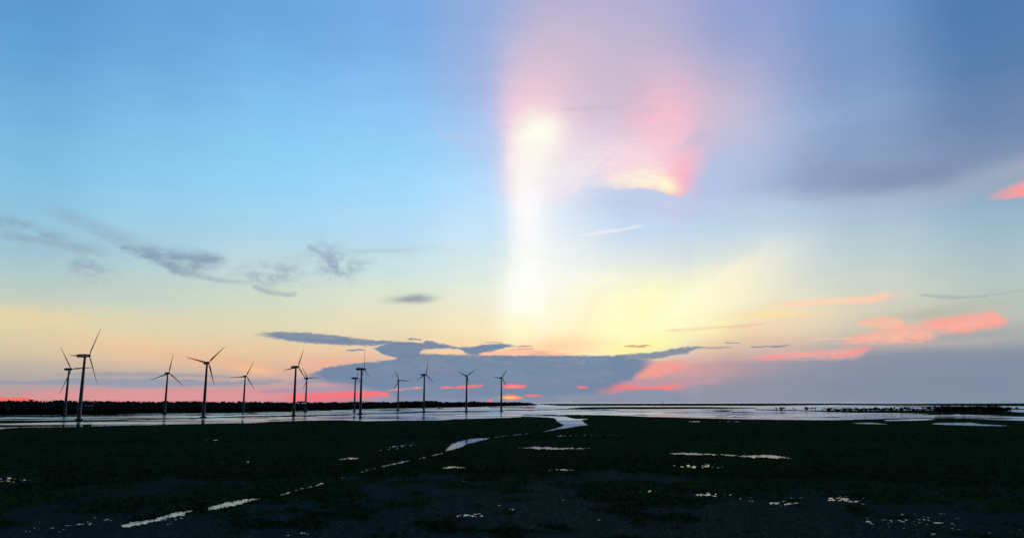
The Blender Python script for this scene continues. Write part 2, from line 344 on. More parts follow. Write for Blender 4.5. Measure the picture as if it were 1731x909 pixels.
# ------------------------------------------------------------------ helpers
def mat(name, base, rough=.8, spec=.3, var=None, scale=1.0, emit=None):
    m = bpy.data.materials.new(name); m.use_nodes = True; t = m.node_tree; b = t.nodes['Principled BSDF']
    b.inputs['Base Color'].default_value = (*base, 1); b.inputs['Roughness'].default_value = rough; b.inputs['Specular IOR Level'].default_value = spec
    if var:
        g = t.nodes.new('ShaderNodeNewGeometry'); n = t.nodes.new('ShaderNodeTexNoise'); n.inputs['Scale'].default_value = scale; n.inputs['Detail'].default_value = 5
        x = t.nodes.new('ShaderNodeMix'); x.data_type = 'RGBA'; x.inputs[6].default_value = (*base, 1); x.inputs[7].default_value = (*var, 1)
        r = t.nodes.new('ShaderNodeMapRange'); r.inputs[1].default_value = .35; r.inputs[2].default_value = .65
        t.links.new(g.outputs['Position'], n.inputs['Vector']); t.links.new(n.outputs['Fac'], r.inputs[0]); t.links.new(r.outputs[0], x.inputs[0]); t.links.new(x.outputs[2], b.inputs['Base Color'])
    if emit: b.inputs['Emission Color'].default_value = (*emit[0], 1); b.inputs['Emission Strength'].default_value = emit[1]
    return m
def mesh_np(name, V, F3, m, parent=None, F4=None, smooth=False):
    me = bpy.data.meshes.new(name)
    F3 = np.zeros((0,3), int) if F3 is None else F3; F4 = np.zeros((0,4), int) if F4 is None else F4
    n3, n4 = len(F3), len(F4)
    me.vertices.add(len(V)); me.vertices.foreach_set('co', np.asarray(V, np.float32).ravel())
    me.loops.add(n3*3 + n4*4); me.loops.foreach_set('vertex_index', np.concatenate([F3.ravel(), F4.ravel()]).astype(np.int32))
    me.polygons.add(n3+n4); me.polygons.foreach_set('loop_start', np.concatenate([np.arange(n3)*3, n3*3 + np.arange(n4)*4]).astype(np.int32))
    me.polygons.foreach_set('loop_total', np.concatenate([np.full(n3, 3), np.full(n4, 4)]).astype(np.int32))
    if smooth: me.polygons.foreach_set('use_smooth', np.ones(n3+n4, bool))
    me.update(calc_edges=True); me.materials.append(m)
    o = bpy.data.objects.new(name, me); C.objects.link(o); o.parent = parent; return o
def bm_obj(name, bm, m, parent=None, smooth=False):
    me = bpy.data.meshes.new(name); bm.to_mesh(me); bm.free(); me.materials.append(m)
    if smooth: me.polygons.foreach_set('use_smooth', [True]*len(me.polygons))
    o = bpy.data.objects.new(name, me); C.objects.link(o); o.parent = parent; return o
def tag(o, label=None, cat=None, group=None, kind=None):
    for k, v in (('label', label), ('category', cat), ('group', group), ('kind', kind)):
        if v: o[k] = v
    return o
def empty(name, loc, rz=0.0):
    o = bpy.data.objects.new(name, None); C.objects.link(o); o.location = loc; o.rotation_euler = (0, 0, rz); o.empty_display_size = 1; return o
def hsh(ix, iy, s):
    h = (ix.astype(np.int64)*374761393 + iy.astype(np.int64)*668265263 + s*1442695041) & 0xFFFFFFFF
    h = ((h ^ (h >> 13))*1274126177) & 0xFFFFFFFF
    return ((h ^ (h >> 16)) & 0xFFFFFF) / float(0xFFFFFF)
def vn(x, y, s=0):
    ix, iy = np.floor(x), np.floor(y); fx, fy = x-ix, y-iy; fx = fx*fx*(3-2*fx); fy = fy*fy*(3-2*fy)
    a, b, c, d = hsh(ix,iy,s), hsh(ix+1,iy,s), hsh(ix,iy+1,s), hsh(ix+1,iy+1,s)
    return (a*(1-fx)+b*fx)*(1-fy) + (c*(1-fx)+d*fx)*fy
def fbm(x, y, s=0, o=4):
    t = 0; a = .5; n = 0
    for i in range(o): t = t + a*vn(x, y, s+i*17); n += a; x = x*2.03+3.1; y = y*2.03+7.7; a *= .5
    return t/n
def sm(x, a, b):
    t = np.clip((x-a)/(b-a), 0, 1); return t*t*(3-2*t)

# ------------------------------------------------------------------ terrain: one sheet to the horizon
K = F*CAM_H                      # K / distance = drop below the horizon in survey pixels
def curve_d(pts):
    q = sorted((lambda a, r: (a, K/r))(*ground_r(x, y)) for x, y in pts)
    A = np.array([p[0] for p in q]); D = np.array([p[1] for p in q])
    return lambda az: np.interp(az, A, D)
shore = curve_d([(-500,738),(-200,731),(0,725.3),(30,722.5),(123,721.5),(190,719.5),(350,715.8),(431,714.5),(458,712.3),(538,710),(580,709.6),(619,711.7),(668,710.6),(737,710),(776,708.2),(847,705.8),(880,704.6),(884,700.4),(935,700.3),
                 (945,701.2),(962,700.4),(1032,701.2),(1099,704.2),(1157,705.6),(1227,707.6),(1300,708.9),(1410,709.8),(1462,708.3),(1556,706),(1640,707.5),(1731,710.5),(2000,714),(2400,722)])
bars = [[(-300,712,718),(0,710.3,714.8),(90,710.3,713.4),(190,709,710.4),(330,706,707),(490,701.7,702.7),(580,700.1,701.1),(674,697,698),(796,694.2,695.2),(920,691.6,692.6),(1010,690,691)],
        [(-200,719,723),(0,718.3,720.8),(60,718.8,720),(104,718.9,719.3)],
        [(908,682,682.6),(945,682,685.2),(1290,681.5,685.3),(1410,681.6,684),(1500,682.1,684.8),(1731,681.5,685.8),(2300,682,688)],
        [(960,689.2,689.8),(1000,687.6,690.8),(1100,687.4,691),(1200,687.5,690.3),(1279,688.8,689.4)],
        [(1275,691.6,692.4),(1371,693.2,694.8),(1440,693.8,697),(1590,693,698.5),(1625,692,700),(1690,694.5,702),(1731,697,704),(2100,702,712)],
        [(1510,686.4,687),(1600,686.6,688.4),(1660,686.8,688.2),(1700,690.3,691.3),(1731,690.5,691.8),(1900,690,693)],
        [(738,689.9,690.4),(744,689.5,690.9),(750,690,690.5)],
        [(826,688.3,688.7),(850,687.9,688.8),(905,687.4,688)],
        [(330,697.3,697.9),(370,696.8,698.2),(470,694.6,695.8),(560,693,693.6)],
        [(640,692,692.5),(670,691.6,692.8),(700,691.7,692.2)]]
# coastal spit carrying the wood on the left
spit_f = curve_d([(-700,712),(0,701.7),(120,700.4),(350,696.8),(500,693.5),(660,689.9),(750,688.4),(850,686.3),(890,685.2),(908,684.2)])
POOLS = [ # (polygon, breakup)
 ([(878,701.6),(905,701.3),(932,702),(941,702.6),(955,703),(966,706),(975,707.5),(981,707.2),(972,704.5),(975,704.8),(981,707.3),(1000,707),(984,709.6),(987,713),(996,718.6),(984,719.2),(960,723.4),(943,725.5),(918,730.6),(918,728.6),(945,721.8),(953,718),(940,712),(941,710),(936,706),(905,704.6),(880,703.8)], .15),
 ([(982,702),(988,701.9),(987,702.8),(983,702.8)], .05),
 ([(750,764.5),(754,758),(764,749),(780,743),(796,740),(832,738),(824,743),(806,747),(790,750),(782,756),(768,760)], .8),
 ([(834,737.4),(870,733.4),(918,729.2),(918,731.2),(870,735.7),(836,740)], .7),
 ([(642,786.5),(700,774),(748,764),(751,767),(704,778),(646,790.5)], 1.5),
 ([(205,886),(230,878),(262,873),(300,862),(340,858),(345,862),(330,866),(300,872),(262,881),(207,893)], 1.6),
 ([(350,857),(360,852),(396,843),(425,840),(466,836),(452,842),(420,850),(398,856),(352,866)], 1.6),
 ([(466,836),(500,826),(545,815),(552,818),(510,828),(470,840)], 1.1),
 ([(575,806),(610,796),(640,788),(642,790),(612,800),(578,809)], 1.2),
 ([(872,755),(900,753),(960,755),(1024,757),(1010,759),(960,760),(905,760),(876,757)], 1.5),
 ([(1135,784),(1180,781),(1232,783),(1234,789),(1200,794),(1160,793),(1136,788)], 1.8),
 ([(1120,765),(1160,763),(1250,768),(1300,767),(1342,773),(1338,776),(1290,775),(1230,771),(1130,768)], 1.3),
 ([(1235,764.6),(1262,764.6),(1262,766.4),(1235,766.4)], 1.0),
 ([(1172,833),(1200,829),(1246,833),(1248,839),(1210,842),(1176,839)], 2.6),
 ([(1060,826),(1080,824),(1122,828),(1120,834),(1084,834),(1062,830)], 2.6),
 ([(1090,838),(1140,838),(1138,842),(1096,842)], 2.4),
 ([(572,774),(600,771),(618,772),(600,777),(574,778)], 1.2),
 ([(620,766),(660,752),(708,748),(690,756),(650,764),(630,770)], 2.6),
 ([(742,789),(760,786),(790,787),(786,792),(746,793)], 1.6),
 ([(760,783),(782,783),(782,785.5),(760,785.5)], 1.6),
 ([(770,812),(790,811),(790,814.5),(772,814.5)], 1.4),
 ([(0,806),(20,804),(56,811),(48,815),(10,816),(-30,816),(-30,804)], 1.8),
 ([(920,792),(950,790),(975,791),(970,796),(924,796)], 1.7),
 ([(850,862),(866,859),(878,864),(868,870),(852,867)], 2.0),
 ([(770,868),(810,866),(830,872),(800,875),(772,874)], 2.8),
 ([(1432,714.2),(1470,713.2),(1500,715.5),(1498,717.3),(1450,716)], .25),
 ([(1580,714),(1640,713.2),(1660,716),(1720,719.2),(1690,720.2),(1600,718.4),(1572,716.4)], .3),
 ([(1490,709.5),(1560,706.6),(1590,708),(1560,710.6),(1500,711.5)], .25),
 ([(1160,711.5),(1182,711),(1182,713.4),(1160,713)], .8),
 ([(1215,712),(1250,711.5),(1250,713),(1215,713)], .8),
 ([(940,735),(1010,733.5),(1085,735),(1080,737),(1000,736.6),(942,737.6)], 1.6),
 ([(1300,848),(1340,845),(1360,850),(1330,855),(1300,853)], 3.0),
 ([(340,744),(370,742),(372,744),(342,746)], .9),
 ([(395,776),(440,779),(430,784),(392,781)], 2.4),
 ([(1395,838),(1450,835),(1500,842),(1450,848),(1400,846)], 3.0),
]
def pool_sd(poly, az, d):
    q = [(lambda a, r: (a*F, K/r))(*ground_r(x, y)) for x, y in poly]
    X, Y = az*F, d; n = len(q); ins = np.zeros(X.shape, bool); ds = np.full(X.shape, 1e9)
    for i in range(n):
        x1, y1 = q[i]; x2, y2 = q[(i+1) % n]
        if y1 != y2:
            cr = ((y1 > Y) != (y2 > Y)) & (X < (x2-x1)*(Y-y1)/(y2-y1) + x1); ins ^= cr
        dx, dy = x2-x1, y2-y1; t = np.clip(((X-x1)*dx + (Y-y1)*dy)/(dx*dx+dy*dy+1e-9), 0, 1)
        ds = np.minimum(ds, np.hypot(X-x1-t*dx, Y-y1-t*dy))
    return np.where(ins, ds, -ds)
def grass_cover(x, y, d):
    n = fbm(x/24, y/30, 5, 4)*.5 + fbm(x/6, y/6.5, 31, 4)*.38 + fbm(x/1.4, y/1.4, 37, 3)*.12
    thr = np.interp(d, [0, 60, 95, 120, 150, 180, 230, 330], [.0, .12, .30, .42, .475, .505, .525, .54])
    az = np.arctan2(x, y)*F                                    # drier on the right, muddier low in the middle
    thr = thr - .10*sm(az, 150, 500)*sm(165-d, 0, 30) + .05*sm(d, 140, 170)*sm(-az, 0, 250)
    return sm(n - thr, -.02, .035)
def height(x, y):
    r = np.hypot(x, y); az = np.arctan2(x, y); d = K/np.maximum(r, 1)
    h = np.full(x.shape, -1.2)
    nz = fbm(x/9, y/160, 3, 5) - .5
    s = d - shore(az) + nz*.8
    g = grass_cover(x, y, d)
    mud = .095 + (fbm(x/.6, y/.7, 41, 3)-.5)*.19 + (fbm(x/14, y/16, 47, 3)-.5)*.22
    land = mud*(1-g) + g*(.24 + (fbm(x/3, y/3, 61, 3)-.5)*.22)
    land = np.maximum(land, .16 + .15*nz)*sm(115-d, 0, 25) + land*(1-sm(115-d, 0, 25))
    h = np.where(s > -.6, h + (land - h)*sm(s, -.35, .25), h)
    for P in bars:
        top = curve_d([(p[0], p[1]) for p in P]); bot = curve_d([(p[0], p[2]) for p in P])
        a0 = azel(P[0][0], P[0][1])[0]; a1 = azel(P[-1][0], P[-1][1])[0]
        m = (az > R(a0)) & (az < R(a1))
        w = np.minimum(d - top(az), bot(az) - d) + nz*.5 + .18
        h = np.where(m & (w > -.3), np.maximum(h, -1.2 + 1.45*sm(w, -.3, .15)), h)
    rib = fbm(az*F/70, d*.9 + az*6, 91, 4)                       # low mud ribs rising from the shallow flats
    fl = (d > 8) & (s < -1.0)
    h = np.where(fl, np.maximum(h, -1.2 + 1.3*sm(rib, .63, .68)*sm(-s, 1.0, 2.2)), h)
    w = spit_f(az) - d; m = (az < R(azel(908, 684)[0])) & (az > R(-75)) & (r < 9000)
    hs = np.clip((r - K/np.maximum(spit_f(az), .5))/70, 0, 1)
    h = np.where(m & (w > -.3), np.maximum(h, -1.2 + 1.7*sm(w, -.3, .2) + 4.5*sm(hs, 0, 1)), h)
    for poly, br in POOLS:
        q = [(lambda a, rr: (a, K/rr))(*ground_r(px, py)) for px, py in poly]
        A = [p[0] for p in q]; D = [p[1] for p in q]
        sel = (az > min(A)-.006) & (az < max(A)+.006) & (d > min(D)-4) & (d < max(D)+4)
        if not sel.any(): continue
        xs, ys_, ds = x[sel], y[sel], d[sel]
        sc = np.clip(r[sel]/130, .6, 6)
        sd = pool_sd(poly, az[sel], ds) + min(br, 1.3)*1.1*((fbm(az[sel]*F/4, ds/1.6, 71, 4)-.5)*2.2 + (fbm(az[sel]*F/16, ds/3, 79, 2)-.5)) - .28*br
        if br >= 1.75:      # shallow puddle broken up by stems and mud: small glints in rows
            gl = fbm(az[sel]*F/4.5, ds/1.15, 83, 3)
            k = sm(sd, -.3, .6)*sm(gl, .46, .54)
        else: k = sm(sd, -.1, .5+.35*br)
        h[sel] = h[sel]*(1-k) + (-.18)*k
    return h, g
azs = np.concatenate([np.radians(np.arange(-180, -42, 3.0)), np.linspace(R(-41), R(41), 1500), np.radians(np.arange(44, 180, 3.0))])
ds = np.concatenate([[K/2, K/12, K/30], np.arange(345, 235, -2.0), np.arange(234, 120, -.55), np.arange(120, 60, -.4), np.arange(60, 12, -.22), np.arange(12, 1, -.14), [.9, .7, .5, .3]])
RR = K/ds; na, nr = len(azs), len(RR)
AA, RG = np.meshgrid(azs, RR); X, Y = RG*np.sin(AA), RG*np.cos(AA)
H, G_ = height(X, Y)
H[0] = .3
V = np.stack([X, Y, H], -1).reshape(-1, 3); V = np.vstack([V, [[0, 0, .3]]])
ii = np.arange(nr-1)[:, None]*na + np.arange(na)[None]; jj = np.roll(ii, -1, 1)
quads = np.stack([ii, jj, jj+na, ii+na], -1).reshape(-1, 4)[:, ::-1]
fan = np.stack([np.full(na, nr*na), np.roll(np.arange(na), -1), np.arange(na)], -1)

gm = bpy.data.materials.new('marsh_ground'); gm.use_nodes = True; t = gm.node_tree; b = t.nodes['Principled BSDF']
at = t.nodes.new('ShaderNodeAttribute'); at.attribute_name = 'cover'
geo = t.nodes.new('ShaderNodeNewGeometry')
def gnoise(sc, det=5):
    n = t.nodes.new('ShaderNodeTexNoise'); n.inputs['Scale'].default_value = sc; n.inputs['Detail'].default_value = det; t.links.new(geo.outputs['Position'], n.inputs['Vector']); return n.outputs['Fac']
def gmix(f, a, c):
    n = t.nodes.new('ShaderNodeMix'); n.data_type = 'RGBA'
    for s, v in ((n.inputs[0], f), (n.inputs[6], a), (n.inputs[7], c)):
        if isinstance(v, bpy.types.NodeSocket): t.links.new(v, s)
        else: s.default_value = v
    return n.outputs[2]
mudc = gmix(gnoise(1.1), (.012,.034,.032,1), (.062,.110,.098,1)); grc = gmix(gnoise(.10), (.014,.050,.022,1), (.070,.150,.052,1))
t.links.new(gmix(at.outputs['Fac'], mudc, grc), b.inputs['Base Color'])
rr = t.nodes.new('ShaderNodeMapRange'); t.links.new(at.outputs['Fac'], rr.inputs[0]); rr.inputs[3].default_value = .55; rr.inputs[4].default_value = .95; t.links.new(rr.outputs[0], b.inputs['Roughness'])
b.inputs['Specular IOR Level'].default_value = .01
bp = t.nodes.new('ShaderNodeBump'); bp.inputs['Distance'].default_value = .12; bp.inputs['Strength'].default_value = .8; t.links.new(gnoise(2.5, 6), bp.inputs['Height']); t.links.new(bp.outputs[0], b.inputs['Normal'])
# dark diffuse silt and grass with only a faint wet sheen
df = t.nodes.new('ShaderNodeBsdfDiffuse'); gl_ = t.nodes.new('ShaderNodeBsdfGlossy'); gl_.inputs['Roughness'].default_value = .38; mxs = t.nodes.new('ShaderNodeMixShader')
t.links.new(b.inputs['Base Color'].links[0].from_socket, df.inputs['Color'])
shn = t.nodes.new('ShaderNodeMapRange'); t.links.new(at.outputs['Fac'], shn.inputs[0]); shn.inputs[3].default_value = .006; shn.inputs[4].default_value = .0015
wet = t.nodes.new('ShaderNodeMapRange'); t.links.new(gnoise(3.2, 4), wet.inputs[0]); wet.inputs[1].default_value = .56; wet.inputs[2].default_value = .66; wet.inputs[3].default_value = .5; wet.inputs[4].default_value = 8; gl_.inputs['Color'].default_value = (.62,.92,1,1)
wetm = t.nodes.new('ShaderNodeMath'); wetm.operation = 'MULTIPLY'; t.links.new(shn.outputs[0], wetm.inputs[0]); t.links.new(wet.outputs[0], wetm.inputs[1])
t.links.new(bp.outputs[0], df.inputs['Normal']); t.links.new(bp.outputs[0], gl_.inputs['Normal']); t.links.new(wetm.outputs[0], mxs.inputs[0])
t.links.new(df.outputs[0], mxs.inputs[1]); t.links.new(gl_.outputs[0], mxs.inputs[2])
t.links.new(mxs.outputs[0], [n for n in t.nodes if n.type == 'OUTPUT_MATERIAL'][0].inputs[0]); t.nodes.remove(b)
ground = mesh_np('ground', V, fan, gm, F4=quads, smooth=True)
at_ = ground.data.attributes.new('cover', 'FLOAT', 'POINT'); at_.data.foreach_set('value', np.append(G_.ravel(), 1).astype(np.float32))
tag(ground, 'dark tidal marsh of mud and grass with sandbars', kind='structure')

# ------------------------------------------------------------------ water
wm = bpy.data.materials.new('tidal_water'); wm.use_nodes = True; t = wm.node_tree; b = t.nodes['Principled BSDF']
b.inputs['Base Color'].default_value = (.010,.016,.020,1); b.inputs['IOR'].default_value = 3.0; b.inputs['Specular Tint'].default_value = (.74,.88,1,1)
geo = t.nodes.new('ShaderNodeNewGeometry'); ln = t.nodes.new('ShaderNodeVectorMath'); ln.operation = 'LENGTH'; t.links.new(geo.outputs['Position'], ln.inputs[0])
mp = t.nodes.new('ShaderNodeMapping'); mp.inputs['Scale'].default_value = (.004, .012, 1); t.links.new(geo.outputs['Position'], mp.inputs[0])
pn = t.nodes.new('ShaderNodeTexNoise'); pn.inputs['Scale'].default_value = 1; pn.inputs['Detail'].default_value = 4; t.links.new(mp.outputs[0], pn.inputs['Vector'])
r1 = t.nodes.new('ShaderNodeMapRange'); t.links.new(ln.outputs['Value'], r1.inputs[0]); r1.inputs[1].default_value = 620; r1.inputs[2].default_value = 900; r1.inputs[3].default_value = .07; r1.inputs[4].default_value = .22
r2 = t.nodes.new('ShaderNodeMapRange'); t.links.new(pn.outputs['Fac'], r2.inputs[0]); r2.inputs[1].default_value = .42; r2.inputs[2].default_value = .6; r2.inputs[3].default_value = .18; r2.inputs[4].default_value = 1.15
mu = t.nodes.new('ShaderNodeMath'); mu.operation = 'MULTIPLY'; t.links.new(r1.outputs[0], mu.inputs[0]); t.links.new(r2.outputs[0], mu.inputs[1]); t.links.new(mu.outputs[0], b.inputs['Roughness'])
rp = t.nodes.new('ShaderNodeTexNoise'); rp.inputs['Scale'].default_value = 1.2; rp.inputs['Detail'].default_value = 3; t.links.new(geo.outputs['Position'], rp.inputs['Vector'])
bp = t.nodes.new('ShaderNodeBump'); bp.inputs['Distance'].default_value = .02; bp.inputs['Strength'].default_value = .25; t.links.new(rp.outputs['Fac'], bp.inputs['Height']); t.links.new(bp.outputs[0], b.inputs['Normal'])
# silty water: reflection's cool cast painted into the gloss colour, mirror strength raised
gw = t.nodes.new('ShaderNodeBsdfGlossy'); gw.inputs['Color'].default_value = (.74,.88,1,1); fr = t.nodes.new('ShaderNodeFresnel'); fr.inputs[0].default_value = 3.6; mw = t.nodes.new('ShaderNodeMixShader')
dw = t.nodes.new('ShaderNodeBsdfDiffuse'); dw.inputs['Color'].default_value = (.03,.05,.06,1)
t.links.new(mu.outputs[0], gw.inputs['Roughness']); t.links.new(bp.outputs[0], gw.inputs['Normal']); t.links.new(fr.outputs[0], mw.inputs[0]); t.links.new(dw.outputs[0], mw.inputs[1]); t.links.new(gw.outputs[0], mw.inputs[2])
t.links.new(mw.outputs[0], [n for n in t.nodes if n.type == 'OUTPUT_MATERIAL'][0].inputs[0]); t.nodes.remove(b)
bm = bmesh.new(); bmesh.ops.create_circle(bm, cap_ends=True, segments=96, radius=K/.31)
tag(bm_obj('water', bm, wm), 'still tidal water and open sea reaching the horizon', kind='structure')

# ------------------------------------------------------------------ marsh grass
def blades(n, d0, d1, hgt, wid, azr=.66, keep=None, power=1.0):
    d = d0 + (d1-d0)*rng.random(n)**power; a = (rng.random(n)*2-1)*azr; r = K/d
    x, y = r*np.sin(a), r*np.cos(a); h, g = height(x, y)
    ok = (h > -.3) & (rng.random(n) < np.where(h > .02, g*g + .02, .30*(d < 260)*(d > 55))); x, y, h, r = x[ok], y[ok], h[ok], r[ok]; return x, y, h, r
Vs, Fs, nv = [], [], 0
def add_blades(x, y, h, hg, wd, nb, spread):
    global nv
    for k in range(nb):
        n = len(x); th = rng.random(n)*6.283; ox = (rng.random(n)-.5)*2*spread; oy = (rng.random(n)-.5)*2*spread
        hh = hg*(.45+.75*rng.random(n)); ww = wd*(.6+.8*rng.random(n))
        bx, by = x+ox, y+oy; lx = (rng.random(n)-.5)*hh*.8; ly = (rng.random(n)-.5)*hh*.8
        cx, cy = np.cos(th)*ww*.5, np.sin(th)*ww*.5
        z = h-.05
        A = np.stack([bx-cx, by-cy, z], -1); B = np.stack([bx+cx, by+cy, z], -1)
        M1 = np.stack([bx+cx*.7+lx*.35, by+cy*.7+ly*.35, z+hh*.6], -1); T = np.stack([bx+lx, by+ly, z+hh], -1)
        Vs.append(np.stack([A, B, M1, T], 1).reshape(-1, 3)); i = nv + np.arange(n)*4
        Fs.append(np.stack([i, i+1, i+2], -1)); Fs.append(np.stack([i, i+2, i+3], -1)); nv += 4*n
x, y, h, r = blades(60000, 118, 300, 0, 0); add_blades(x, y, h, .34 + .12*fbm(x/5, y/5, 88, 2), .035 + r*.0001, 6, .35)
x, y, h, r = blades(60000, 60, 118, 0, 0); add_blades(x, y, h, .42, .05 + r*.00018, 3, .6)
x, y, h, r = blades(60000, 24, 60, 0, 0); add_blades(x, y, h, .5, .08 + r*.0003, 2, 1.5)
# scattered stems in the mud
grass_m = mat('marsh_grass', (.020,.062,.022), .9, .0, var=(.060,.120,.036), scale=.35)
tag(mesh_np('marsh_grass', np.vstack(Vs), np.vstack(Fs), grass_m), 'short dark green marsh grass growing in ragged patches over the mud', 'grass', kind='stuff')

# ------------------------------------------------------------------ coastal wood on the left
def wood(n, pick, name, m):
    P = []
    ico = bmesh.new(); bmesh.ops.create_icosphere(ico, subdivisions=1, radius=1); iv = np.array([v.co[:] for v in ico.verts]); fi = np.array([[v.index for v in f.verts] for f in ico.faces]); ico.free()
    VV, FF, c = [], [], 0
    for _ in range(n):
        px, off, s, th = pick()
        a, d = R(azel(px, 690)[0]), 0
        r = K/float(spit_f(np.array(a))) + off
        x, y = r*math.sin(a), r*math.cos(a)
        base = .4 + 4.5*min(off/70, 1)
        top = th
        rad = s*(.8+.5*random.random())
        jit = 1 + (rng.random((len(iv), 1))-.5)*.5
        zc = base + (top-base)*.62
        v = iv*jit*np.array([rad, rad, (top-base)*.42]) + [x, y, zc]
        VV.append(v); FF.append(fi+c); c += len(v)
        k = 26; dirs = rng.normal(size=(k, 3)); dirs /= np.linalg.norm(dirs, axis=1)[:, None]; dirs[:, 2] = dirs[:, 2]*.9 + .1
        cen = dirs*np.array([rad*1.08, rad*1.08, (top-base)*.46]) + [x, y, zc]
        off3 = rng.normal(size=(k, 3, 3))*np.array([rad*.22, rad*.22, rad*.16])
        VV.append((cen[:, None] + off3).reshape(-1, 3)); FF.append((np.arange(k*3).reshape(-1, 3))+c); c += k*3
    return mesh_np(name, np.vstack(VV), np.vstack(FF), m)
top_px = [(-400,676.5),(0,676.8),(40,677.2),(75,677.6),(90,676.8),(140,677.6),(250,678.2),(350,678),(400,678.6),(500,679),(560,679.2),(583,679),(600,678.4),(640,679),(665,679.2),(684,678.2),(690,677.4),(733,677),(745,679),(790,679.3),(797,677.8),(806,679),(815,679.4),(850,679.2),(880,679.8),(895,680.6),(904,682)]
tx, ty = zip(*top_px)
def pick():
    px = random.uniform(-330, 900) if random.random() < .82 else random.uniform(560, 902)
    a = azel(px, 690)[0]; rb = K/float(spit_f(np.array(R(a)))); off = random.uniform(12, 60+.05*rb)
    r = rb+off; ty_ = np.interp(px, tx, ty) - .1 - 1.1*(float(fbm(np.array(px/17.), np.array(3.3), 5, 3)) - .5); e = azel(px, ty_)[1]
    full = CAM_H + math.tan(R(e))*r
    low = off/(60+.05*rb)
    th = full*(.55 + .45*low) + random.uniform(-1.2, .4)*(rb/1500)**.4
    return px, off, random.uniform(3.2, 6.5)*(rb/1300)**.45, th
wood_m = mat('wood_foliage', (.070,.10,.09), .95, .0, var=(.12,.15,.12), scale=.05)
tag(wood(3600, pick, 'coastal_forest', wood_m), 'dark low band of coastal trees along the left shore', 'forest', kind='stuff')

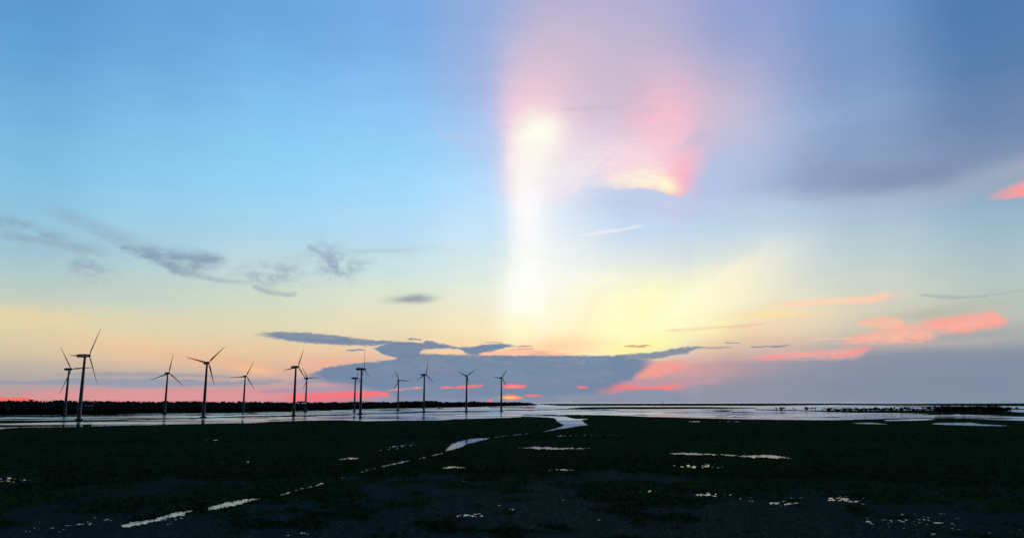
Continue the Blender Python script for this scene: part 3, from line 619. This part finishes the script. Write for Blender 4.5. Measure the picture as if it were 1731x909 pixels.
# ------------------------------------------------------------------ wind turbines
paint = mat('turbine_paint', (.72,.74,.77), .45, .4, var=(.50,.52,.55), scale=.08)
HUB = 67.0
concrete = mat('concrete', (.22,.22,.21), .9, .1, var=(.15,.15,.15), scale=.6)
def turbine(hub, tips, label):
    (hx, hy) = hub
    a, e = azel(hx, hy); r = (HUB - CAM_H)/math.tan(R(e)); pxm = r/(F*1.0)*1.0
    pxm = r/ F / 1.0
    t_ = [(x-hx, hy-y) for x, y in tips]
    if len(t_) == 3:
        L2 = sum(q[1]**2 for q in t_)/1.5; X2 = sum(q[0]**2 for q in t_)/1.5
        Lp = math.sqrt(max(L2, X2)); c = min(.99, math.sqrt(X2)/Lp)
        # mean phase of the three blades
        ph = 0; s_ = c_ = 0
        for q in t_:
            an = math.atan2(q[0]/c, q[1])*3; w = math.hypot(q[0]/c, q[1]); s_ += math.sin(an)*w; c_ += math.cos(an)*w
        ph = math.atan2(s_, c_)/3
    rad = Lp*pxm*1.03
    yaw = math.acos(c)
    ar = R(a); rt = r
    root = empty('wind_turbine', (rt*math.sin(ar), rt*math.cos(ar), 0), -ar)
    tag(root, label, 'wind turbine', 'wind turbines standing along the shallow shore')
    # rotor in front (towards the camera, turned by yaw); local -Y faces the camera
    ax = Vector((math.sin(yaw), -math.cos(yaw), 0)); side = Vector((math.cos(yaw), math.sin(yaw), 0))
    bm = bmesh.new(); seg = 20; prof = [(2.1, -1.2), (2.05, .5), (1.8, 20), (1.5, 42), (1.15, HUB-1.6)]
    rings = [[bm.verts.new((q*math.cos(6.28318*k/seg), q*math.sin(6.28318*k/seg), z)) for k in range(seg)] for q, z in prof]
    for u, v in zip(rings, rings[1:]):
        for k in range(seg): bm.faces.new((u[k], u[(k+1) % seg], v[(k+1) % seg], v[k]))
    bm.faces.new(rings[-1]); off = ax*4.2
    tow = bm_obj('tower', bm, paint, root, True); tow.location = (-off.x, -off.y, 0)
    bm = bmesh.new(); bmesh.ops.create_cone(bm, cap_ends=True, segments=20, radius1=4.2, radius2=3.6, depth=2.2, matrix=Matrix.Translation((-off.x, -off.y, .1))); bm_obj('foundation', bm, concrete, root)
    # nacelle: rounded box along the axis
    bm = bmesh.new(); secs = [(-8.5, 1.1, 1.3), (-7.6, 1.6, 1.75), (0, 1.75, 1.9), (2.2, 1.5, 1.7), (2.9, 1.1, 1.2)]; prev = None
    for s0, hw, hh in secs:
        ring = []
        for k in range(12):
            th = 6.28318*k/12; cx = math.copysign(abs(math.cos(th))**.5, math.cos(th))*hw; cz = math.copysign(abs(math.sin(th))**.5, math.sin(th))*hh
            p = -off + ax*s0 + side*cx; ring.append(bm.verts.new((p.x, p.y, HUB + cz)))
        if prev:
            for k in range(12): bm.faces.new((prev[k], prev[(k+1) % 12], ring[(k+1) % 12], ring[k]))
        else: bm.faces.new(ring)
        prev = ring
    bm.faces.new(prev); bmesh.ops.recalc_face_normals(bm, faces=bm.faces); bm_obj('nacelle', bm, paint, root, True)
    bm = bmesh.new(); bmesh.ops.create_uvsphere(bm, u_segments=14, v_segments=10, radius=1.5)
    Mt = Matrix.Translation((0, 0, HUB)) @ Matrix(((side.x, ax.x, 0, 0), (side.y, ax.y, 0, 0), (0, 0, 1, 0), (0, 0, 0, 1))) @ Matrix.Diagonal((1, 1.35, 1, 1))
    bmesh.ops.transform(bm, matrix=Mt, verts=bm.verts); bm_obj('rotor_hub', bm, paint, root, True)
    for k in range(3):
        an = ph + k*2.0944; u = side*math.sin(an) + Vector((0, 0, math.cos(an))); w = side*math.cos(an) - Vector((0, 0, math.sin(an)))
        bm = bmesh.new(); prev = None
        for s0, ch, tk in ((.9, .9, .9), (.045*rad+1, 1.0, .8), (.2*rad, 2.1, .5), (.45*rad, 1.5, .33), (.75*rad, .95, .2), (.95*rad, .55, .1), (rad, .25, .05)):
            ring = []
            sh = -.18*ch if s0 > 2 else 0
            for j in range(10):
                th = 6.28318*j/10; p = Vector((0, 0, HUB)) + ax*.3 + u*s0 + w*(math.cos(th)*ch*.5+sh) + ax*(math.sin(th)*tk*.5 + .012*s0)
                ring.append(bm.verts.new(p))
            if prev:
                for j in range(10): bm.faces.new((prev[j], prev[(j+1) % 10], ring[(j+1) % 10], ring[j]))
            else: bm.faces.new(ring)
            prev = ring
        bm.faces.new(prev); bmesh.ops.recalc_face_normals(bm, faces=bm.faces); bm_obj('blade', bm, paint, root, True)
    return root
T = [((120.6,623.6), [(104.3,596.8),(147.9,621),(107.4,660.6)], 'leftmost wind turbine, partly behind the tallest one'),
     ((150.3,601), [(160.6,561.6),(126.5,602),(164.4,641.9)], 'tallest and nearest wind turbine, second from the left'),
     ((285.6,630.2), [(291.5,600.5),(263.6,640.1),(308.5,647.8)], 'wind turbine standing alone third from the left, one blade straight up'),
     ((352.3,613), [(374.5,589.7),(322.4,605.5),(365,647.5)], 'large wind turbine fourth from the left with two blades raised like a wide V'),
     ((416.2,635.6), [(428.9,609.9),(393.7,638.8),(428.9,653.5)], 'smaller wind turbine fifth from the left, below an orange cloud patch'),
     ((503.8,619.8), [(512,587.3),(480.4,625.9),(515.6,637.2)], 'tall wind turbine sixth from the left with a smaller one close at its right'),
     ((520.4,638.8), [(512.7,619.4),(539.8,633.3),(513.7,653.5)], 'small wind turbine just right of the tall sixth turbine'),
     ((604.2,638.8), [(602,620.3),(598.5,648.5),(609.6,651.8)], 'small edge-on wind turbine just left of a tall turbine in the middle of the row'),
     ((616.1,623.4), [(617.3,587.6),(610.4,648.2),(627.7,642.7)], 'tall narrow-rotored wind turbine, ninth from the left, blade pointing straight up'),
     ((674.9,642.7), [(667,626.6),(693.9,646.6),(666.8,659.6)], 'small wind turbine fourth from the right end of the row'),
     ((720.3,632.9), [(724.4,608.7),(707.7,638),(734.6,644.9)], 'wind turbine third from the right end, in front of the blue cloud bank'),
     ((789.6,634.8), [(775,625.4),(802.4,626),(795.1,650.9)], 'wind turbine second from the right end with two upper blades in a V'),
     ((848.5,638.2), [(857.6,623),(833.4,636.4),(856,651.3)], 'rightmost wind turbine, beside the red glow at the horizon')]
for q in T: turbine(*q)

# ------------------------------------------------------------------ small buildings in the wood and their lights
wall_m = mat('pale_wall', (.62,.62,.60), .8, .2, var=(.5,.5,.48), scale=.5); roof_m = mat('roof_sheet', (.45,.47,.5), .6, .3, var=(.35,.37,.4), scale=.4)
lit_m = mat('lit_window', (.8,.7,.5), .5, .2, emit=((1,.88,.72), .7)); dark_m = mat('dark_timber', (.05,.045,.04), .8, .2, var=(.03,.03,.03), scale=1)
def box(bm, c, s):
    m_ = Matrix.Translation(c) @ Matrix.Diagonal((*s, 1)); bmesh.ops.create_cube(bm, size=1, matrix=m_)
def house(px, py, r, w, hgt, dep, label, lit=None, pitched=True, name='small_house'):
    a = R(azel(px, py)[0]); z = CAM_H + math.tan(R(azel(px, py)[1]))*r
    root = tag(empty(name, (r*math.sin(a), r*math.cos(a), z), -a), label, 'building', 'pale buildings along the wooded shore')
    bm = bmesh.new(); box(bm, (0, 0, (hgt-z-2)/2 + 0 if False else hgt/2-1), (w, dep, hgt+2)); bm_obj('wall', bm, wall_m, root)
    bm = bmesh.new()
    if pitched:
        o = .5; q = [bm.verts.new(p) for p in ((-w/2-o, -dep/2-o, hgt), (w/2+o, -dep/2-o, hgt), (w/2+o, dep/2+o, hgt), (-w/2-o, dep/2+o, hgt), (-w/2-o, 0, hgt+w*.16), (w/2+o, 0, hgt+w*.16))]
        for f in ((0,1,5,4), (2,3,4,5), (0,4,3), (1,2,5), (0,3,2,1)): bm.faces.new([q[i] for i in f])
    else: box(bm, (0, 0, hgt+.2), (w+1.2, dep+1.2, .4))
    bm_obj('roof', bm, roof_m, root)
    n = max(2, int(w/4))
    for k in range(n):
        x = -w/2 + w*(k+.5)/n; bm = bmesh.new(); box(bm, (x, -dep/2-.03, hgt*.55), (w/n*.45, .12, hgt*.4)); bm_obj('window', bm, lit_m if lit and k in lit else dark_m, root)
house(150, 690.5, 1075, 9, 3.2, 6, 'small pale beach house beside the tallest turbine')
house(156.5, 684.3, 1090, 3.4, 2.2, 3, 'tiny white rooftop hut above the beach house', pitched=False)
house(510, 682.2, 1500, 16, 2.4, 8, 'long low pale building behind the sixth and seventh turbines', lit=(0,2,3))
house(613, 680.2, 1900, 14, 3.2, 8, 'bright building on the treetops beside the ninth turbine', lit=(0,1,2), pitched=False)
def lamp_post(px, r, z1, label):
    a, e = azel(px, z1); a = R(a); z = CAM_H + math.tan(R(e))*r
    root = tag(empty('lamp_post', (r*math.sin(a), r*math.cos(a), 3)), label, 'lamp post', 'shore lamps over the wood')
    bm = bmesh.new(); bmesh.ops.create_cone(bm, cap_ends=True, segments=8, radius1=.25, radius2=.15, depth=z-3, matrix=Matrix.Translation((0, 0, (z-3)/2))); bm_obj('post', bm, dark_m, root)
    bm = bmesh.new(); bmesh.ops.create_uvsphere(bm, u_segments=10, v_segments=6, radius=1.1, matrix=Matrix.Translation((0, 0, z-3+.6))); bm_obj('lamp_head', bm, lit_m, root, True)
lamp_post(658.5, 2250, 678.9, 'lit lamp just left of the small turbine fourth from the right')
lamp_post(683.5, 2350, 678.7, 'lit lamp on the treetops just right of the small turbine fourth from the right')

# ------------------------------------------------------------------ mangrove shrubs on the right sandbar
shr_m = mat('shrub_foliage', (.026,.042,.022), .9, .1, var=(.045,.065,.03), scale=.4)
bark_m = mat('shrub_bark', (.06,.05,.04), .9, .1, var=(.04,.035,.03), scale=2)
def shrub_mesh(k, w, hgt):
    r_ = np.random.default_rng(k); cs = []
    for _ in range(9): cs.append((r_.normal(0, .32)*w, r_.normal(0, .3)*w, hgt*(.45+.4*r_.random()), w*(.16+.14*r_.random())))
    cen = []
    for c in cs:
        v = r_.normal(size=(46, 3)); v /= np.linalg.norm(v, axis=1)[:, None]; cen.append(v*c[3]*r_.uniform(.3, 1, (46, 1)) + c[:3])
    cen = np.vstack(cen); tri = cen[:, None] + r_.normal(size=(len(cen), 3, 3))*w*.06
    me = bpy.data.meshes.new('foliage'); me.from_pydata([tuple(p) for p in tri.reshape(-1, 3)], [], [tuple(f) for f in np.arange(len(cen)*3).reshape(-1, 3).tolist()]); me.materials.append(shr_m)
    bm = bmesh.new()
    for c in cs[:4]:
        p0 = Vector((0, 0, -.3)); p1 = Vector(c[:3]); dr = p1-p0
        m_ = Matrix.Translation((p0+p1)/2) @ dr.to_track_quat('Z', 'Y').to_matrix().to_4x4(); bmesh.ops.create_cone(bm, segments=5, radius1=.14, radius2=.05, depth=dr.length, matrix=m_)
    tr = bpy.data.meshes.new('trunk'); bm.to_mesh(tr); bm.free(); tr.materials.append(bark_m)
    return me, tr
protos = [shrub_mesh(k, w, h) for k, (w, h) in enumerate([(3.2, 4.4), (4.5, 3.6), (2.4, 5.2), (5.5, 4.2)])]
def shrub(px, py, top, label, k, grp='mangrove shrubs on the right sandbar'):
    a, r = ground_r(px, py, .2); s = (py-top)*r/F/protos_h[k]
    root = tag(empty('mangrove_shrub', (r*math.sin(a), r*math.cos(a), .1), random.uniform(0, 6)), label, 'shrub', grp); root.scale = (s*random.uniform(.85, 1.5), s, s)
    for nm, me in zip(('foliage', 'trunk'), protos[k]):
        o = bpy.data.objects.new(nm, me); C.objects.link(o); o.parent = root
protos_h = [4.4, 3.6, 5.2, 4.2]
for i, (px, t_) in enumerate([(1312,688.5),(1321,688),(1341,688.2),(1345,690),(1364,687.8),(1372,688.6),(1378,688),(1390,691)]):
    shrub(px, 693.3, t_, ('leftmost','second','third','fourth','fifth','sixth','seventh','eighth')[i] + ' tiny lone shrub from the thin left tip of the flooded sandbar', i % 3)
for i in range(44):
    px = 1398 + i*4.4 + random.uniform(-2.4, 2.4); tall = random.random()
    shrub(px, 695.5+random.uniform(-.8, .8), 688+random.uniform(0, 3.6)*(1-tall*.3), 'small dark shrub in the loose row along the middle of the flooded sandbar', i % 4)
for i in range(40):
    px = 1590 + i*3.0 + random.uniform(-2.5, 2.5); py = 696.5 + random.uniform(-1, 3)
    shrub(px, py, 687.2 + random.uniform(0, 2.2) + max(0, px-1680)*.09, 'dense dark shrub in the thick clump at the right end of the sandbar', (i+1) % 4)
# ------------------------------------------------------------------ marker posts in the shallows
for px, py, top, lab in ((1119.6, 681.9, 678.4, 'thin beacon post on the far sandbar at the horizon'), (1219.5, 695.2, 692.6, 'short dark stake in the shallows, left of the pair'), (1257.5, 696, 694, 'short dark stake in the shallows, right of the pair')):
    a, r = ground_r(px, py, .2); hgt = (py-top)*r/F
    w = hgt*.12
    root = tag(empty('marker_post', (r*math.sin(a), r*math.cos(a), 0)), lab, 'marker post')
    bm = bmesh.new(); bmesh.ops.create_cone(bm, cap_ends=True, segments=8, radius1=w, radius2=w*.7, depth=hgt+2, matrix=Matrix.Translation((0, 0, hgt/2-1))); bm_obj('post', bm, dark_m, root)
    bm = bmesh.new(); bmesh.ops.create_cone(bm, cap_ends=True, segments=8, radius1=w*1.9, radius2=w*.3, depth=hgt*.3, matrix=Matrix.Translation((0, 0, hgt*1.12))); bm_obj('topmark', bm, dark_m, root)
